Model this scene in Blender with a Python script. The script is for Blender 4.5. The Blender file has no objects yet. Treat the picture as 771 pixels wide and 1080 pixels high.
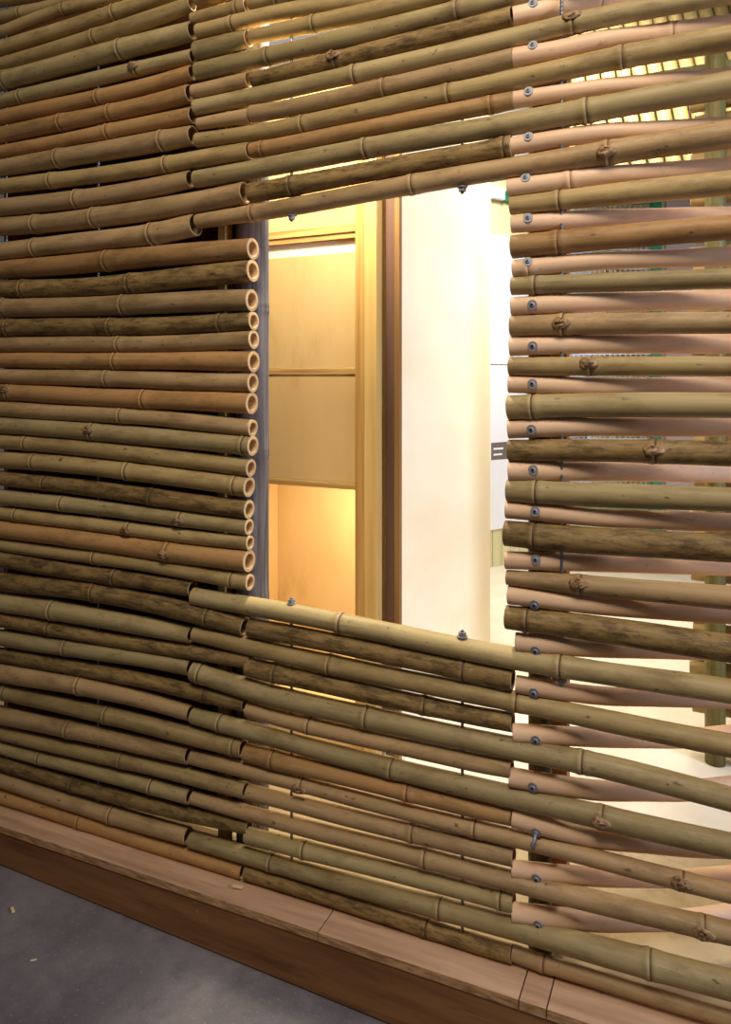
import bpy, bmesh, math, random
from mathutils import Vector, Matrix
random.seed(7)
C = bpy.context.scene.collection
SC = bpy.context.scene

# ------------------------------------------------------------------ measured poles
# (id, colour kind, [(x, y, z, radius) along the culm], [x of each node])
POLES = [
    ('La', 'O', [[-2.1081,0.0,2.4879,0.022],[-1.8881,0.0,2.4666,0.022],[-1.1891,0.0,2.3984,0.0203]], [-1.736]),
    ('Lb', 'O', [[-2.1081,0.0,2.4222,0.0176],[-1.8881,0.0,2.4118,0.0176],[-1.1891,0.0,2.3785,0.0164]], [-1.7995]),
    ('Lc', 'O', [[-2.1081,0.0,2.3605,0.016],[-1.8881,0.0,2.3699,0.016],[-1.6278,0.0,2.3812,0.0172],[-1.1891,0.0,2.3574,0.0177]], [-1.6278]),
    ('Ld', 'O', [[-2.1081,0.0,2.3147,0.0212],[-1.8881,0.0,2.3205,0.0212],[-1.5928,0.0,2.3283,0.0212],[-1.3482,0.0,2.3343,0.0205],[-1.1873,0.0,2.3381,0.019]], [-1.4414]),
    ('Le', 'O', [[-2.1081,0.0,2.2725,0.0201],[-1.8881,0.0,2.2739,0.0201],[-1.5928,0.0,2.2759,0.0218],[-1.3482,0.0,2.2875,0.0218],[-1.1862,0.0,2.3007,0.0178]], [-1.5121]),
    ('Lf', 'G', [[-2.1081,0.0,2.2249,0.0263],[-1.8881,0.0,2.2257,0.0263],[-1.5928,0.0,2.2268,0.0266],[-1.3482,0.0,2.2289,0.0261],[-1.1833,0.0,2.2311,0.0234]], [-1.4187,-1.8608]),
    ('Lg', 'G', [[-2.1081,0.0,2.1635,0.0203],[-1.8881,0.0,2.1648,0.0203],[-1.5928,0.0,2.1666,0.0208],[-1.3482,0.0,2.1657,0.0188],[-1.1804,0.0,2.1637,0.0191]], [-1.3645,-1.7957]),
    ('Lh', 'A', [[-2.1081,0.0,2.116,0.0228],[-1.8881,0.0,2.1158,0.0228],[-1.3482,0.0,2.1153,0.0212],[-1.1833,0.0,2.1229,0.0201]], [-1.4974]),
    ('Li', 'A', [[-2.1081,0.0,2.0638,0.0248],[-1.8881,0.0,2.0648,0.0248],[-1.3482,0.0,2.0673,0.023],[-1.1908,0.0,2.0724,0.0239]], [-1.4544,-1.6348]),
    ('Lj', 'A', [[-2.1081,0.0,2.0172,0.0191],[-1.8881,0.0,2.0169,0.0191],[-1.3482,0.0,2.016,0.0204],[-1.1815,0.0,2.016,0.0213]], [-1.4643]),
    ('Lk', 'T', [[-2.1081,0.0,1.9687,0.0256],[-1.8881,0.0,1.9681,0.0256],[-1.3482,0.0,1.9668,0.0266],[-1.1815,0.0,1.965,0.0254]], [-1.6455,-1.2774]),
    ('Ll', 'O', [[-2.1081,0.0,1.9196,0.0222],[-1.8881,0.0,1.9145,0.0222],[-1.3482,0.0,1.9021,0.022],[-1.0099,0.0,1.9037,0.0219]], [-1.6741,-1.2653]),
    ('Lm', 'T', [[-2.1081,0.0,1.8601,0.0269],[-1.8881,0.0,1.8535,0.0269],[-1.5928,0.0,1.8447,0.0259],[-1.3482,0.0,1.8484,0.0251],[-1.1891,0.0,1.8566,0.0231]], [-1.5754]),
    ('Ln', 'T', [[-2.1081,0.0,1.8071,0.0267],[-1.8881,0.0,1.799,0.0267],[-1.5928,0.0,1.7882,0.027],[-1.3482,0.0,1.7893,0.0284],[-1.1681,0.0,1.7959,0.0277],[-1.0245,0.0,1.8052,0.027]], [-1.5108,-1.736,-1.026]),
    ('Lo', 'T', [[-2.1081,0.0,1.7246,0.0264],[-1.8881,0.0,1.7251,0.0264],[-1.3482,0.0,1.7265,0.0282],[-1.1746,0.0,1.7402,0.0285]], [-1.736,-1.311]),
    ('Lp', 'A', [[-2.1081,0.0,1.671,0.0278],[-1.8881,0.0,1.6702,0.0278],[-1.3482,0.0,1.6681,0.028],[-1.0019,0.0,1.6667,0.0265]], [-1.4643]),
    ('Lq', 'D', [[-2.1081,0.0,1.6234,0.0256],[-1.8881,0.0,1.615,0.0256],[-1.5928,0.0,1.6039,0.026],[-1.3482,0.0,1.6027,0.0274],[-1.0019,0.0,1.6134,0.0274]], [-1.7844,-1.3835]),
    ('Lr', 'T', [[-2.1081,0.0,1.56,0.0284],[-1.8881,0.0,1.5563,0.0284],[-1.3482,0.0,1.5472,0.0277],[-1.0046,0.0,1.5413,0.027]], [-1.4058,-1.8608]),
    ('Ls', 'D', [[-2.1081,0.0,1.5053,0.027],[-1.8881,0.0,1.5007,0.027],[-1.3482,0.0,1.4894,0.0241],[-0.9993,0.0,1.4897,0.0223]], [-1.4511,-1.8415,-1.0945]),
    ('Lt', 'T', [[-2.1081,0.0,1.4563,0.0238],[-1.8881,0.0,1.4522,0.0238],[-1.3482,0.0,1.4422,0.023],[-0.9993,0.0,1.4458,0.0229]], [-1.4219]),
    ('Lu', 'A', [[-2.1081,0.0,1.4088,0.0237],[-1.8881,0.0,1.4058,0.0237],[-1.3482,0.0,1.3986,0.024],[-0.9993,0.0,1.392,0.0259]], [-1.4348]),
    ('Lv', 'T', [[-2.1081,0.0,1.3646,0.0227],[-1.8881,0.0,1.3601,0.0227],[-1.3482,0.0,1.349,0.0233],[-1.0019,0.0,1.3419,0.0241]], [-1.4643]),
    ('Lw', 'A', [[-2.1081,0.0,1.3176,0.025],[-1.8881,0.0,1.3122,0.025],[-1.3482,0.0,1.299,0.0257],[-1.0046,0.0,1.2911,0.0265]], [-1.8415,-1.3357]),
    ('Lx', 'T', [[-2.1081,0.0,1.2698,0.024],[-1.8881,0.0,1.2642,0.024],[-1.3482,0.0,1.2507,0.0219],[-1.0019,0.0,1.2326,0.0209]], [-1.4154]),
    ('Ly', 'G', [[-2.1081,0.0,1.2208,0.0252],[-1.8881,0.0,1.2156,0.0252],[-1.3482,0.0,1.2028,0.0248],[-1.0019,0.0,1.1872,0.0237]], [-1.5175,-1.026]),
    ('Lz', 'O', [[-2.1081,0.0,1.1744,0.0217],[-1.8881,0.0,1.1685,0.0217],[-1.3482,0.0,1.1541,0.0227],[-1.0073,0.0,1.1338,0.0214]], [-1.7731]),
    ('LA', 'O', [[-2.1081,0.0,1.1131,0.0248],[-1.8881,0.0,1.1131,0.0248],[-1.5928,0.0,1.1131,0.0247],[-1.3482,0.0,1.1065,0.0249],[-1.0126,0.0,1.0876,0.0247]], [-1.7397,-1.393,-1.0504]),
    ('LB', 'D', [[-2.1081,0.0,1.0665,0.0213],[-1.8881,0.0,1.0608,0.0213],[-1.5928,0.0,1.0531,0.0217],[-1.3482,0.0,1.0457,0.0229],[-1.0126,0.0,1.034,0.0228]], [-1.6994,-1.311]),
    ('LC', 'G', [[-2.1081,0.0,1.0073,0.023],[-1.8881,0.0,1.0048,0.023],[-1.3482,0.0,0.9985,0.0207],[-1.0126,0.0,0.9906,0.0196]], [-1.6313,-1.2177]),
    ('LD', 'O', [[-2.1081,0.0,0.9621,0.0194],[-1.8881,0.0,0.9593,0.0194],[-1.3482,0.0,0.9524,0.0186],[-1.0099,0.0,0.9537,0.0175]], [-1.8147,-1.3898]),
    ('LE', 'A', [[-2.1081,0.0,0.9139,0.0259],[-1.8881,0.0,0.9124,0.0259],[-1.3482,0.0,0.9086,0.026],[-1.0126,0.0,0.9087,0.0265]], [-1.2563]),
    ('LF', 'O', [[-2.1081,0.0,0.8648,0.0181],[-1.8881,0.0,0.8648,0.0181],[-1.3482,0.0,0.8648,0.0193],[-1.0099,0.0,0.8585,0.0199]], [-1.5108,-1.0614]),
    ('LG', 'D', [[-2.1081,0.0,0.8268,0.0241],[-1.8881,0.0,0.8236,0.0241],[-1.5928,0.0,0.8193,0.0228],[-1.3482,0.0,0.8188,0.0215],[-1.1833,0.0,0.8202,0.02]], [-1.4381]),
    ('LH', 'D', [[-2.1081,0.0,0.7472,0.0279],[-1.8881,0.0,0.7568,0.0279],[-1.5928,0.0,0.7697,0.0266],[-1.3482,0.0,0.7681,0.0261],[-1.1681,0.0,0.7598,0.0248],[-1.0245,0.0,0.7483,0.0232]], [-1.5108,-1.1338]),
    ('LI', 'G', [[-2.1081,0.0,0.6928,0.0287],[-1.8881,0.0,0.6965,0.0287],[-1.3482,0.0,0.7055,0.0249],[-1.1862,0.0,0.7032,0.0209]], [-1.6669]),
    ('LJ', 'D', [[-2.1081,0.0,0.6384,0.0224],[-1.8881,0.0,0.6434,0.0224],[-1.5928,0.0,0.6502,0.0201],[-1.3482,0.0,0.656,0.0188],[-1.0073,0.0,0.6643,0.0176]], [-1.6813]),
    ('LK', 'G', [[-2.1081,0.0,0.5805,0.0236],[-1.8881,0.0,0.5909,0.0236],[-1.3482,0.0,0.6166,0.0213],[-1.1891,0.0,0.6202,0.0205]], [-1.6172]),
    ('LL', 'D', [[-2.1081,0.0,0.531,0.0202],[-1.8881,0.0,0.5411,0.0202],[-1.5928,0.0,0.5546,0.0199],[-1.3482,0.0,0.56,0.0198],[-1.0245,0.0,0.5592,0.017]], [-1.1452]),
    ('LM', 'T', [[-2.1081,0.0,0.4784,0.0285],[-1.8881,0.0,0.491,0.0285],[-1.5928,0.0,0.508,0.0264],[-1.3482,0.0,0.5102,0.0225],[-1.1891,0.0,0.5055,0.0195]], [-1.5651]),
    ('LN', 'O', [[-2.1081,0.0,0.4277,0.0214],[-1.8881,0.0,0.4337,0.0214],[-1.5928,0.0,0.4417,0.022],[-1.3482,0.0,0.4468,0.0234],[-1.0298,0.0,0.4511,0.0216]], [-1.4676,-1.8608,-1.0559]),
    ('LO', 'T', [[-2.1081,0.0,0.3546,0.025],[-1.8881,0.0,0.3649,0.025],[-1.3482,0.0,0.3902,0.0225],[-1.1949,0.0,0.3974,0.0213]], [-1.6067]),
    ('LP', 'O', [[-2.1081,0.0,0.3007,0.0194],[-1.8881,0.0,0.3115,0.0194],[-1.3482,0.0,0.3381,0.0202],[-1.0218,0.0,0.3505,0.0192]], [-1.4154]),
    ('LQ', 'G', [[-2.1081,0.0,0.2615,0.018],[-1.8881,0.0,0.2692,0.018],[-1.3482,0.0,0.2883,0.0199],[-1.192,0.0,0.294,0.0192]], [-1.7213,-1.314]),
    ('LR', 'D', [[-2.1081,0.0,0.2193,0.0199],[-1.8881,0.0,0.2245,0.0199],[-1.3482,0.0,0.2371,0.019],[-1.0126,0.0,0.2631,0.0168]], [-1.5928]),
    ('LS', 'T', [[-2.1081,0.0,0.1711,0.0232],[-1.8881,0.0,0.1751,0.0232],[-1.3482,0.0,0.1849,0.0223],[-1.1978,0.0,0.1906,0.021]], [-1.4511]),
    ('LT', 'A', [[-2.1081,0.0,0.1221,0.0221],[-1.8881,0.0,0.1283,0.0221],[-1.3482,0.0,0.1418,0.0202],[-1.0298,0.0,0.1491,0.0184]], [-1.5651]),
    ('Ua', 'O', [[-1.171,0.0,2.3083,0.0177],[-1.045,0.0,2.3063,0.0204],[-0.595,0.0,2.2991,0.0204]], [-1.0723]),
    ('Ub', 'O', [[-1.1826,0.0,2.2589,0.0155],[-1.0191,0.0,2.2582,0.0174]], [-1.0477]),
    ('Uc', 'G', [[-1.0099,0.0,2.2609,0.0155],[-0.9128,0.0,2.2591,0.0204],[-0.4628,0.0,2.2507,0.0204]], [-0.9338]),
    ('Ud', 'O', [[-1.1664,0.0,2.2272,0.0176],[-0.9128,0.0,2.2205,0.0189],[-0.6579,0.0,2.1942,0.0188],[-0.2079,0.0,2.1476,0.0188]], [-1.0614]),
    ('Ue', 'G', [[-1.1693,0.0,2.175,0.0241],[-1.0148,0.0,2.1782,0.0207]], []),
    ('Uf', 'O', [[-1.0073,0.0,2.1782,0.0165],[-0.9128,0.0,2.1768,0.0188],[-0.599,0.0,2.1733,0.0214],[-0.4484,0.0,2.1723,0.0221],[-0.3734,0.0,2.1718,0.0221]], [-0.8328]),
    ('Ug', 'G', [[-1.1664,0.0,2.1242,0.0227],[-0.9128,0.0,2.1229,0.0214],[-0.6579,0.0,2.1279,0.0221],[-0.4484,0.0,2.1327,0.0191],[-0.3644,0.0,2.1341,0.0173],[-0.1643,0.0,2.1346,0.017],[0.2857,0.0,2.1357,0.017]], [-0.9571,-0.4867]),
    ('Uh', 'T', [[-1.1797,0.0,2.077,0.0177],[-1.0138,0.0,2.0778,0.0186]], []),
    ('Ui', 'D', [[-1.0019,0.0,2.0758,0.0175],[-0.9128,0.0,2.0766,0.0189],[-0.6579,0.0,2.0823,0.0209],[-0.4484,0.0,2.0911,0.0196],[-0.3682,0.0,2.0954,0.0206]], [-0.7748]),
    ('Uj', 'G', [[-1.1722,0.0,2.0353,0.0205],[-0.9128,0.0,2.0348,0.0206],[-0.4484,0.0,2.0482,0.0205],[-0.4484,0.0,2.0482,0.0203],[-0.1643,0.0,2.0539,0.02],[0.0341,0.0,2.0519,0.0187],[0.6341,0.0,2.0456,0.0187]], [-0.7278,-0.2482]),
    ('Uk', 'T', [[-1.1635,0.0,1.9915,0.015],[-1.0084,0.0,1.9878,0.0187]], []),
    ('Ul', 'T', [[-1.0035,0.0,1.9923,0.0214],[-0.9128,0.0,1.9907,0.0206],[-0.4484,0.0,2.0027,0.0205],[-0.3644,0.0,2.0084,0.0202]], [-0.9993,-0.6549]),
    ('Um', 'O', [[-1.1681,0.0,1.9519,0.0183],[-0.9128,0.0,1.9459,0.0202],[-0.4484,0.0,1.9613,0.0206],[-0.4484,0.0,1.9613,0.0205],[-0.1643,0.0,1.9702,0.0219],[0.0341,0.0,1.9688,0.0226],[0.6341,0.0,1.9645,0.0226]], [-0.8624,-0.5059,-0.1556]),
    ('Un', 'A', [[-1.0046,0.0,1.9045,0.0187],[-0.9128,0.0,1.9057,0.0194],[-0.4484,0.0,1.918,0.0188],[-0.3644,0.0,1.9214,0.0181]], [-0.9728,-0.4128]),
    ('Uo', 'G', [[-1.171,0.0,1.8537,0.0221],[-0.9128,0.0,1.8614,0.0231],[-0.4484,0.0,1.8731,0.0236],[-0.4484,0.0,1.8731,0.0236],[-0.1643,0.0,1.8797,0.024],[0.0341,0.0,1.8845,0.0244],[0.6341,0.0,1.899,0.0244]], [-0.7001,-0.2216]),
    ('Up', 'D', [[-1.0083,0.0,1.8027,0.0241],[-0.9128,0.0,1.8055,0.0239],[-0.4484,0.0,1.8243,0.0223],[-0.3682,0.0,1.8284,0.023]], [-0.8925,-0.3855]),
    ('Uq', 'T', [[-1.1664,0.0,1.7468,0.0185],[-0.9128,0.0,1.757,0.0211],[-0.4484,0.0,1.7805,0.0221],[-0.4484,0.0,1.7805,0.0221],[-0.1643,0.0,1.7915,0.0235],[0.0341,0.0,1.7949,0.0258],[0.6341,0.0,1.8055,0.0258]], [-1.0019,-0.5875,-0.1817]),
    ('Va', 'G', [[-1.1779,0.0,0.8038,0.0219],[-0.9128,0.0,0.7983,0.0227],[-0.6579,0.0,0.7887,0.0226],[-0.4484,0.0,0.7814,0.0229],[-0.277,0.0,0.7779,0.0223],[-0.1643,0.0,0.7776,0.0219],[0.0341,0.0,0.7825,0.0222],[0.6341,0.0,0.7973,0.0222]], [-0.7634,-0.2734]),
    ('Vb', 'D', [[-1.0083,0.0,0.7479,0.022],[-0.9128,0.0,0.7467,0.0225],[-0.6579,0.0,0.7421,0.0222],[-0.4484,0.0,0.7372,0.0216],[-0.3663,0.0,0.7349,0.0218]], [-0.4731]),
    ('Vc', 'O', [[-1.175,0.0,0.7076,0.0202],[-0.9128,0.0,0.6988,0.022],[-0.4484,0.0,0.6895,0.0211],[-0.3606,0.0,0.6884,0.0201],[-0.1643,0.0,0.6864,0.0205],[0.0341,0.0,0.6848,0.0212],[0.6341,0.0,0.6799,0.0212]], [-0.7908,-0.3606]),
    ('Vd', 'D', [[-1.0137,0.0,0.6514,0.0226],[-0.9128,0.0,0.6483,0.0227],[-0.4484,0.0,0.6453,0.0193],[-0.3663,0.0,0.6467,0.0192]], [-0.5589,-0.9364]),
    ('Ve', 'G', [[-1.1785,0.0,0.6144,0.0251],[-0.9128,0.0,0.5925,0.0247],[-0.4484,0.0,0.5937,0.0226],[-0.2336,0.0,0.5957,0.0221],[-0.1643,0.0,0.5949,0.0226],[0.0341,0.0,0.5859,0.0211],[0.6341,0.0,0.5587,0.0211]], [-0.6971,-1.1566,-0.2304]),
    ('Vf', 'T', [[-1.0153,0.0,0.5493,0.0179],[-0.9128,0.0,0.5448,0.0189],[-0.4484,0.0,0.5459,0.019],[-0.3682,0.0,0.5497,0.0186]], [-0.8459]),
    ('Vg', 'G', [[-1.1808,0.0,0.4999,0.0201],[-0.9128,0.0,0.4935,0.0212],[-0.4484,0.0,0.492,0.0215],[-0.1643,0.0,0.497,0.0217],[0.0341,0.0,0.5031,0.0221],[0.6341,0.0,0.5216,0.0221]], [-0.6371,-1.0973,-0.1921]),
    ('Vh', 'A', [[-1.0217,0.0,0.4434,0.0208],[-0.9128,0.0,0.4437,0.0213],[-0.4484,0.0,0.4508,0.0188],[-0.3682,0.0,0.453,0.0169]], [-0.9441,-0.599]),
    ('Vi', 'T', [[-1.1837,0.0,0.3956,0.019],[-0.9128,0.0,0.3996,0.0173],[-0.4484,0.0,0.4074,0.0174],[-0.1643,0.0,0.4127,0.017],[0.0341,0.0,0.4166,0.0169],[0.6341,0.0,0.4283,0.0169]], [-0.8657,-0.4484,-0.0494]),
    ('Vj', 'T', [[-1.0137,0.0,0.3464,0.0182],[-0.9128,0.0,0.3501,0.0184],[-0.4484,0.0,0.3669,0.0195],[-0.3644,0.0,0.37,0.0189]], [-0.5875]),
    ('Vk', 'T', [[-1.1808,0.0,0.2926,0.0169],[-0.9128,0.0,0.3,0.0181],[-0.4484,0.0,0.3178,0.0199],[-0.1643,0.0,0.3317,0.02],[0.0341,0.0,0.3428,0.0198],[0.6341,0.0,0.3764,0.0198]], [-0.5589,-0.0119]),
    ('Vl', 'G', [[-1.018,0.0,0.243,0.0189],[-0.9128,0.0,0.2479,0.0193],[-0.4484,0.0,0.2724,0.0189],[-0.3644,0.0,0.2774,0.019]], [-0.8591,-0.3933]),
    ('Vm', 'G', [[-1.1866,0.0,0.1847,0.0196],[-0.9128,0.0,0.1964,0.0199],[-0.4484,0.0,0.2202,0.0217],[-0.2152,0.0,0.2339,0.0243],[0.0341,0.0,0.2499,0.0252],[0.6341,0.0,0.2885,0.0252]], [-0.5252,-0.1052,-0.9493]),
    ('Vn', 'D', [[-1.019,0.0,0.1534,0.0194],[-0.9128,0.0,0.1559,0.0189],[-0.4484,0.0,0.168,0.0177],[-0.3682,0.0,0.1716,0.0174]], [-0.5561]),
    ('Vo', 'T', [[-0.3656,0.0,0.1749,0.0156],[-0.3061,0.0,0.1722,0.0155],[0.0341,0.0,0.1871,0.0145],[0.6341,0.0,0.2186,0.0145]], [-0.3061]),
    ('Ga', 'O', [[-0.3702,0.0,1.7056,0.0186],[-0.2589,0.0,1.7065,0.0194],[-0.2157,0.0,1.7068,0.0206],[0.0341,0.0,1.7079,0.0226],[0.6341,0.0,1.7104,0.0226]], [-0.2752]),
    ('Gb', 'A', [[-0.3671,0.0,1.6215,0.0239],[-0.277,0.0,1.6225,0.0234],[-0.2157,0.0,1.6232,0.0232],[0.0341,0.0,1.627,0.0227],[0.6341,0.0,1.6359,0.0227]], [-0.277]),
    ('Gc', 'G', [[-0.3675,0.0,1.5405,0.0187],[-0.2157,0.0,1.5382,0.0188],[0.0341,0.0,1.5353,0.0185],[0.6341,0.0,1.5282,0.0185]], [-0.3229]),
    ('Gd', 'T', [[-0.369,0.0,1.4583,0.022],[-0.2157,0.0,1.4572,0.0213],[0.0341,0.0,1.4535,0.0204],[0.6341,0.0,1.4444,0.0204]], [-0.2679]),
    ('Ge', 'O', [[-0.3721,0.0,1.3769,0.0196],[-0.2157,0.0,1.3746,0.019],[0.0341,0.0,1.3733,0.0184],[0.6341,0.0,1.3703,0.0184]], [-0.2146]),
    ('Gf', 'G', [[-0.3748,0.0,1.2917,0.0249],[-0.2157,0.0,1.2982,0.0243],[0.0341,0.0,1.3035,0.0238],[0.6341,0.0,1.3165,0.0238]], [-0.3285]),
    ('Gg', 'D', [[-0.374,0.0,1.205,0.022],[-0.2157,0.0,1.2106,0.0223],[0.0341,0.0,1.2134,0.023],[0.6341,0.0,1.2201,0.023]], [-0.0975]),
    ('Gh', 'G', [[-0.3767,0.0,1.1224,0.0227],[-0.2157,0.0,1.1225,0.0239],[0.0341,0.0,1.1317,0.022],[0.6341,0.0,1.154,0.022]], [-0.3211]),
    ('Gi', 'D', [[-0.3817,0.0,1.0328,0.0262],[-0.2589,0.0,1.0336,0.0264],[-0.2157,0.0,1.0343,0.0258],[0.0341,0.0,1.0423,0.0254],[0.6341,0.0,1.0616,0.0254]], [-0.3248]),
    ('Gj', 'T', [[-0.3778,0.0,0.943,0.0154],[-0.2589,0.0,0.9455,0.0184],[-0.2157,0.0,0.9464,0.0193],[0.0341,0.0,0.9516,0.0215],[0.6341,0.0,0.9639,0.0215]], [-0.234]),
    ('Gk', 'D', [[-0.379,0.0,0.8604,0.0239],[-0.2157,0.0,0.8613,0.025],[0.0341,0.0,0.8611,0.0257],[0.6341,0.0,0.8608,0.0257]], [-0.3379]),
    ('pa', 'P', [[-0.3644,0.0,2.0939,0.0197],[-0.3346,0.0045,2.0963,0.0197],[-0.306,0.0126,2.1004,0.0197],[-0.2779,0.0232,2.1059,0.0197],[-0.2503,0.0358,2.1123,0.0197],[-0.2229,0.05,2.1195,0.0197],[0.1763,0.2576,2.2252,0.0197]], [-0.2094]),
    ('pb', 'P', [[-0.364,0.0,2.0089,0.0202],[-0.2773,0.0045,2.0092,0.0202],[-0.1948,0.0126,2.0153,0.0202],[-0.1156,0.0232,2.0138,0.0202],[-0.0391,0.0358,2.0133,0.0202],[0.0352,0.05,2.0138,0.0202],[0.3495,0.1102,2.0157,0.0202]], [-0.0701]),
    ('pc', 'P', [[-0.3637,0.0,1.9216,0.0172],[-0.2771,0.005,1.9213,0.0172],[-0.1948,0.0141,1.923,0.0172],[-0.1157,0.0259,1.9216,0.0172],[-0.0391,0.0398,1.9212,0.0172],[0.0354,0.0557,1.9216,0.0172],[0.3484,0.1222,1.9235,0.0172]], []),
    ('pd', 'P', [[-0.369,0.0,1.8265,0.0182],[-0.2811,0.0045,1.8311,0.0182],[-0.1975,0.0126,1.8345,0.0182],[-0.1173,0.0232,1.8311,0.0182],[-0.0399,0.0358,1.8286,0.0182],[0.0352,0.05,1.8268,0.0182],[0.3497,0.1095,1.8194,0.0182]], []),
    ('pe', 'P', [[-0.3755,0.0,1.7437,0.0191],[-0.2861,0.0045,1.7468,0.0191],[-0.2011,0.0126,1.7496,0.0191],[-0.1196,0.0232,1.7477,0.0191],[-0.041,0.0358,1.7465,0.0191],[0.0352,0.05,1.7459,0.0191],[0.3498,0.1087,1.7434,0.0191]], [-0.2553]),
    ('pf', 'P', [[-0.3682,0.0,1.6687,0.0178],[-0.2816,0.0102,1.6694,0.0178],[-0.1992,0.0288,1.6706,0.0178],[-0.1194,0.053,1.669,0.0178],[-0.041,0.0815,1.6685,0.0178],[0.0367,0.114,1.6687,0.0178],[0.332,0.2372,1.6698,0.0178]], []),
    ('pg', 'P', [[-0.3652,0.0,1.5772,0.0178],[-0.2782,0.0045,1.5806,0.0178],[-0.1954,0.0126,1.5827,0.0178],[-0.116,0.0232,1.5813,0.0178],[-0.0393,0.0358,1.5804,0.0178],[0.0352,0.05,1.5798,0.0178],[0.3496,0.11,1.5772,0.0178]], [-0.336]),
    ('ph', 'P', [[-0.3682,0.0,1.4995,0.0195],[-0.281,0.0072,1.5018,0.0195],[-0.1981,0.0202,1.5035,0.0195],[-0.1182,0.0372,1.5026,0.0195],[-0.0403,0.0572,1.502,0.0195],[0.0359,0.08,1.5017,0.0195],[0.3426,0.1715,1.5005,0.0195]], []),
    ('pi', 'P', [[-0.3713,0.0,1.4159,0.0196],[-0.2834,0.0072,1.4176,0.0196],[-0.1998,0.0202,1.419,0.0196],[-0.1192,0.0372,1.4188,0.0196],[-0.0409,0.0572,1.4188,0.0196],[0.0359,0.08,1.419,0.0196],[0.3427,0.1709,1.4195,0.0196]], []),
    ('pj', 'P', [[-0.374,0.0,1.339,0.0184],[-0.2854,0.0072,1.3379,0.0184],[-0.2013,0.0202,1.337,0.0184],[-0.1202,0.0372,1.337,0.0184],[-0.0413,0.0572,1.3369,0.0184],[0.0359,0.08,1.3369,0.0184],[0.3429,0.1704,1.3366,0.0184]], []),
    ('pk', 'P', [[-0.3748,0.0,1.2464,0.0198],[-0.286,0.0072,1.2522,0.0198],[-0.2017,0.0202,1.2567,0.0198],[-0.1205,0.0372,1.2583,0.0198],[-0.0414,0.0572,1.2597,0.0198],[0.0359,0.08,1.2608,0.0198],[0.3429,0.1703,1.2654,0.0198]], []),
    ('pl', 'P', [[-0.3744,0.0,1.1633,0.0204],[-0.2868,0.0129,1.1652,0.0204],[-0.2036,0.0364,1.1657,0.0204],[-0.1227,0.0668,1.1655,0.0204],[-0.0426,0.1029,1.1647,0.0204],[0.0374,0.1438,1.1633,0.0204],[0.3223,0.2894,1.1583,0.0204]], []),
    ('pm', 'P', [[-0.3794,0.0,1.0813,0.0183],[-0.289,0.0045,1.0791,0.0183],[-0.2032,0.0127,1.0772,0.0183],[-0.121,0.0233,1.079,0.0183],[-0.0416,0.0359,1.0803,0.0183],[0.0352,0.0502,1.0813,0.0183],[0.3499,0.1085,1.0851,0.0183]], []),
    ('pn', 'P', [[-0.3817,0.0,0.9779,0.0185],[-0.2923,0.0123,0.9827,0.0185],[-0.2075,0.0347,0.9846,0.0185],[-0.125,0.0637,0.9836,0.0185],[-0.0438,0.0981,0.9813,0.0185],[0.0372,0.1371,0.9779,0.0185],[0.3256,0.2759,0.9659,0.0185]], []),
    ('po', 'P', [[-0.3751,0.0,0.906,0.0197],[-0.286,0.0058,0.9059,0.0197],[-0.2014,0.0164,0.9051,0.0197],[-0.12,0.0302,0.9062,0.0197],[-0.0412,0.0465,0.9065,0.0197],[0.0356,0.065,0.906,0.0197],[0.3467,0.1398,0.904,0.0197]], [-0.3644]),
    ('pp', 'P', [[-0.3595,0.0,0.8137,0.0193],[-0.2751,0.0113,0.8153,0.0193],[-0.1948,0.0318,0.8151,0.0193],[-0.1167,0.0585,0.8164,0.0193],[-0.0397,0.09,0.8158,0.0193],[0.037,0.1258,0.8137,0.0193],[0.3269,0.2612,0.8058,0.0193]], []),
    ('pq', 'P', [[-0.3587,0.0,0.7267,0.0176],[-0.2742,0.0095,0.725,0.0176],[-0.1937,0.027,0.7232,0.0176],[-0.1157,0.0495,0.7261,0.0176],[-0.0392,0.0763,0.7272,0.0176],[0.0365,0.1066,0.7267,0.0176],[0.3336,0.2255,0.7249,0.0176]], []),
    ('pr', 'P', [[-0.3652,0.0,0.6246,0.0186],[-0.2805,0.0168,0.6289,0.0186],[-0.2,0.0474,0.6278,0.0186],[-0.1209,0.0871,0.6262,0.0186],[-0.0418,0.134,0.6228,0.0186],[0.0384,0.1873,0.6246,0.0186],[0.3049,0.3645,0.6306,0.0186]], []),
    ('ps', 'P', [[-0.3728,0.0,0.5341,0.0189],[-0.2857,0.0135,0.5326,0.0189],[-0.203,0.0381,0.5277,0.0189],[-0.1224,0.07,0.5289,0.0189],[-0.0425,0.1077,0.5282,0.0189],[0.0375,0.1506,0.5341,0.0189],[0.3197,0.3016,0.5549,0.0189]], []),
    ('pt', 'P', [[-0.3663,0.0,0.4532,0.0187],[-0.2795,0.0069,0.4475,0.0187],[-0.197,0.0196,0.4423,0.0187],[-0.1174,0.036,0.4462,0.0187],[-0.04,0.0554,0.448,0.0187],[0.0359,0.0774,0.4532,0.0187],[0.3432,0.1666,0.4743,0.0187]], []),
    ('pu', 'P', [[-0.3675,0.0,0.3456,0.0171],[-0.2819,0.0151,0.3524,0.0171],[-0.2006,0.0426,0.352,0.0171],[-0.1211,0.0783,0.3509,0.0171],[-0.0419,0.1206,0.3468,0.0171],[0.038,0.1685,0.3456,0.0171],[0.3123,0.3333,0.3416,0.0171]], []),
    ('pv', 'P', [[-0.3675,0.0,0.2578,0.0189],[-0.2822,0.0165,0.2615,0.0189],[-0.2012,0.0466,0.2581,0.0189],[-0.1216,0.0856,0.2581,0.0189],[-0.0422,0.1318,0.2548,0.0189],[0.0383,0.1843,0.2578,0.0189],[0.3065,0.3589,0.2677,0.0189]], []),
]
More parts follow.
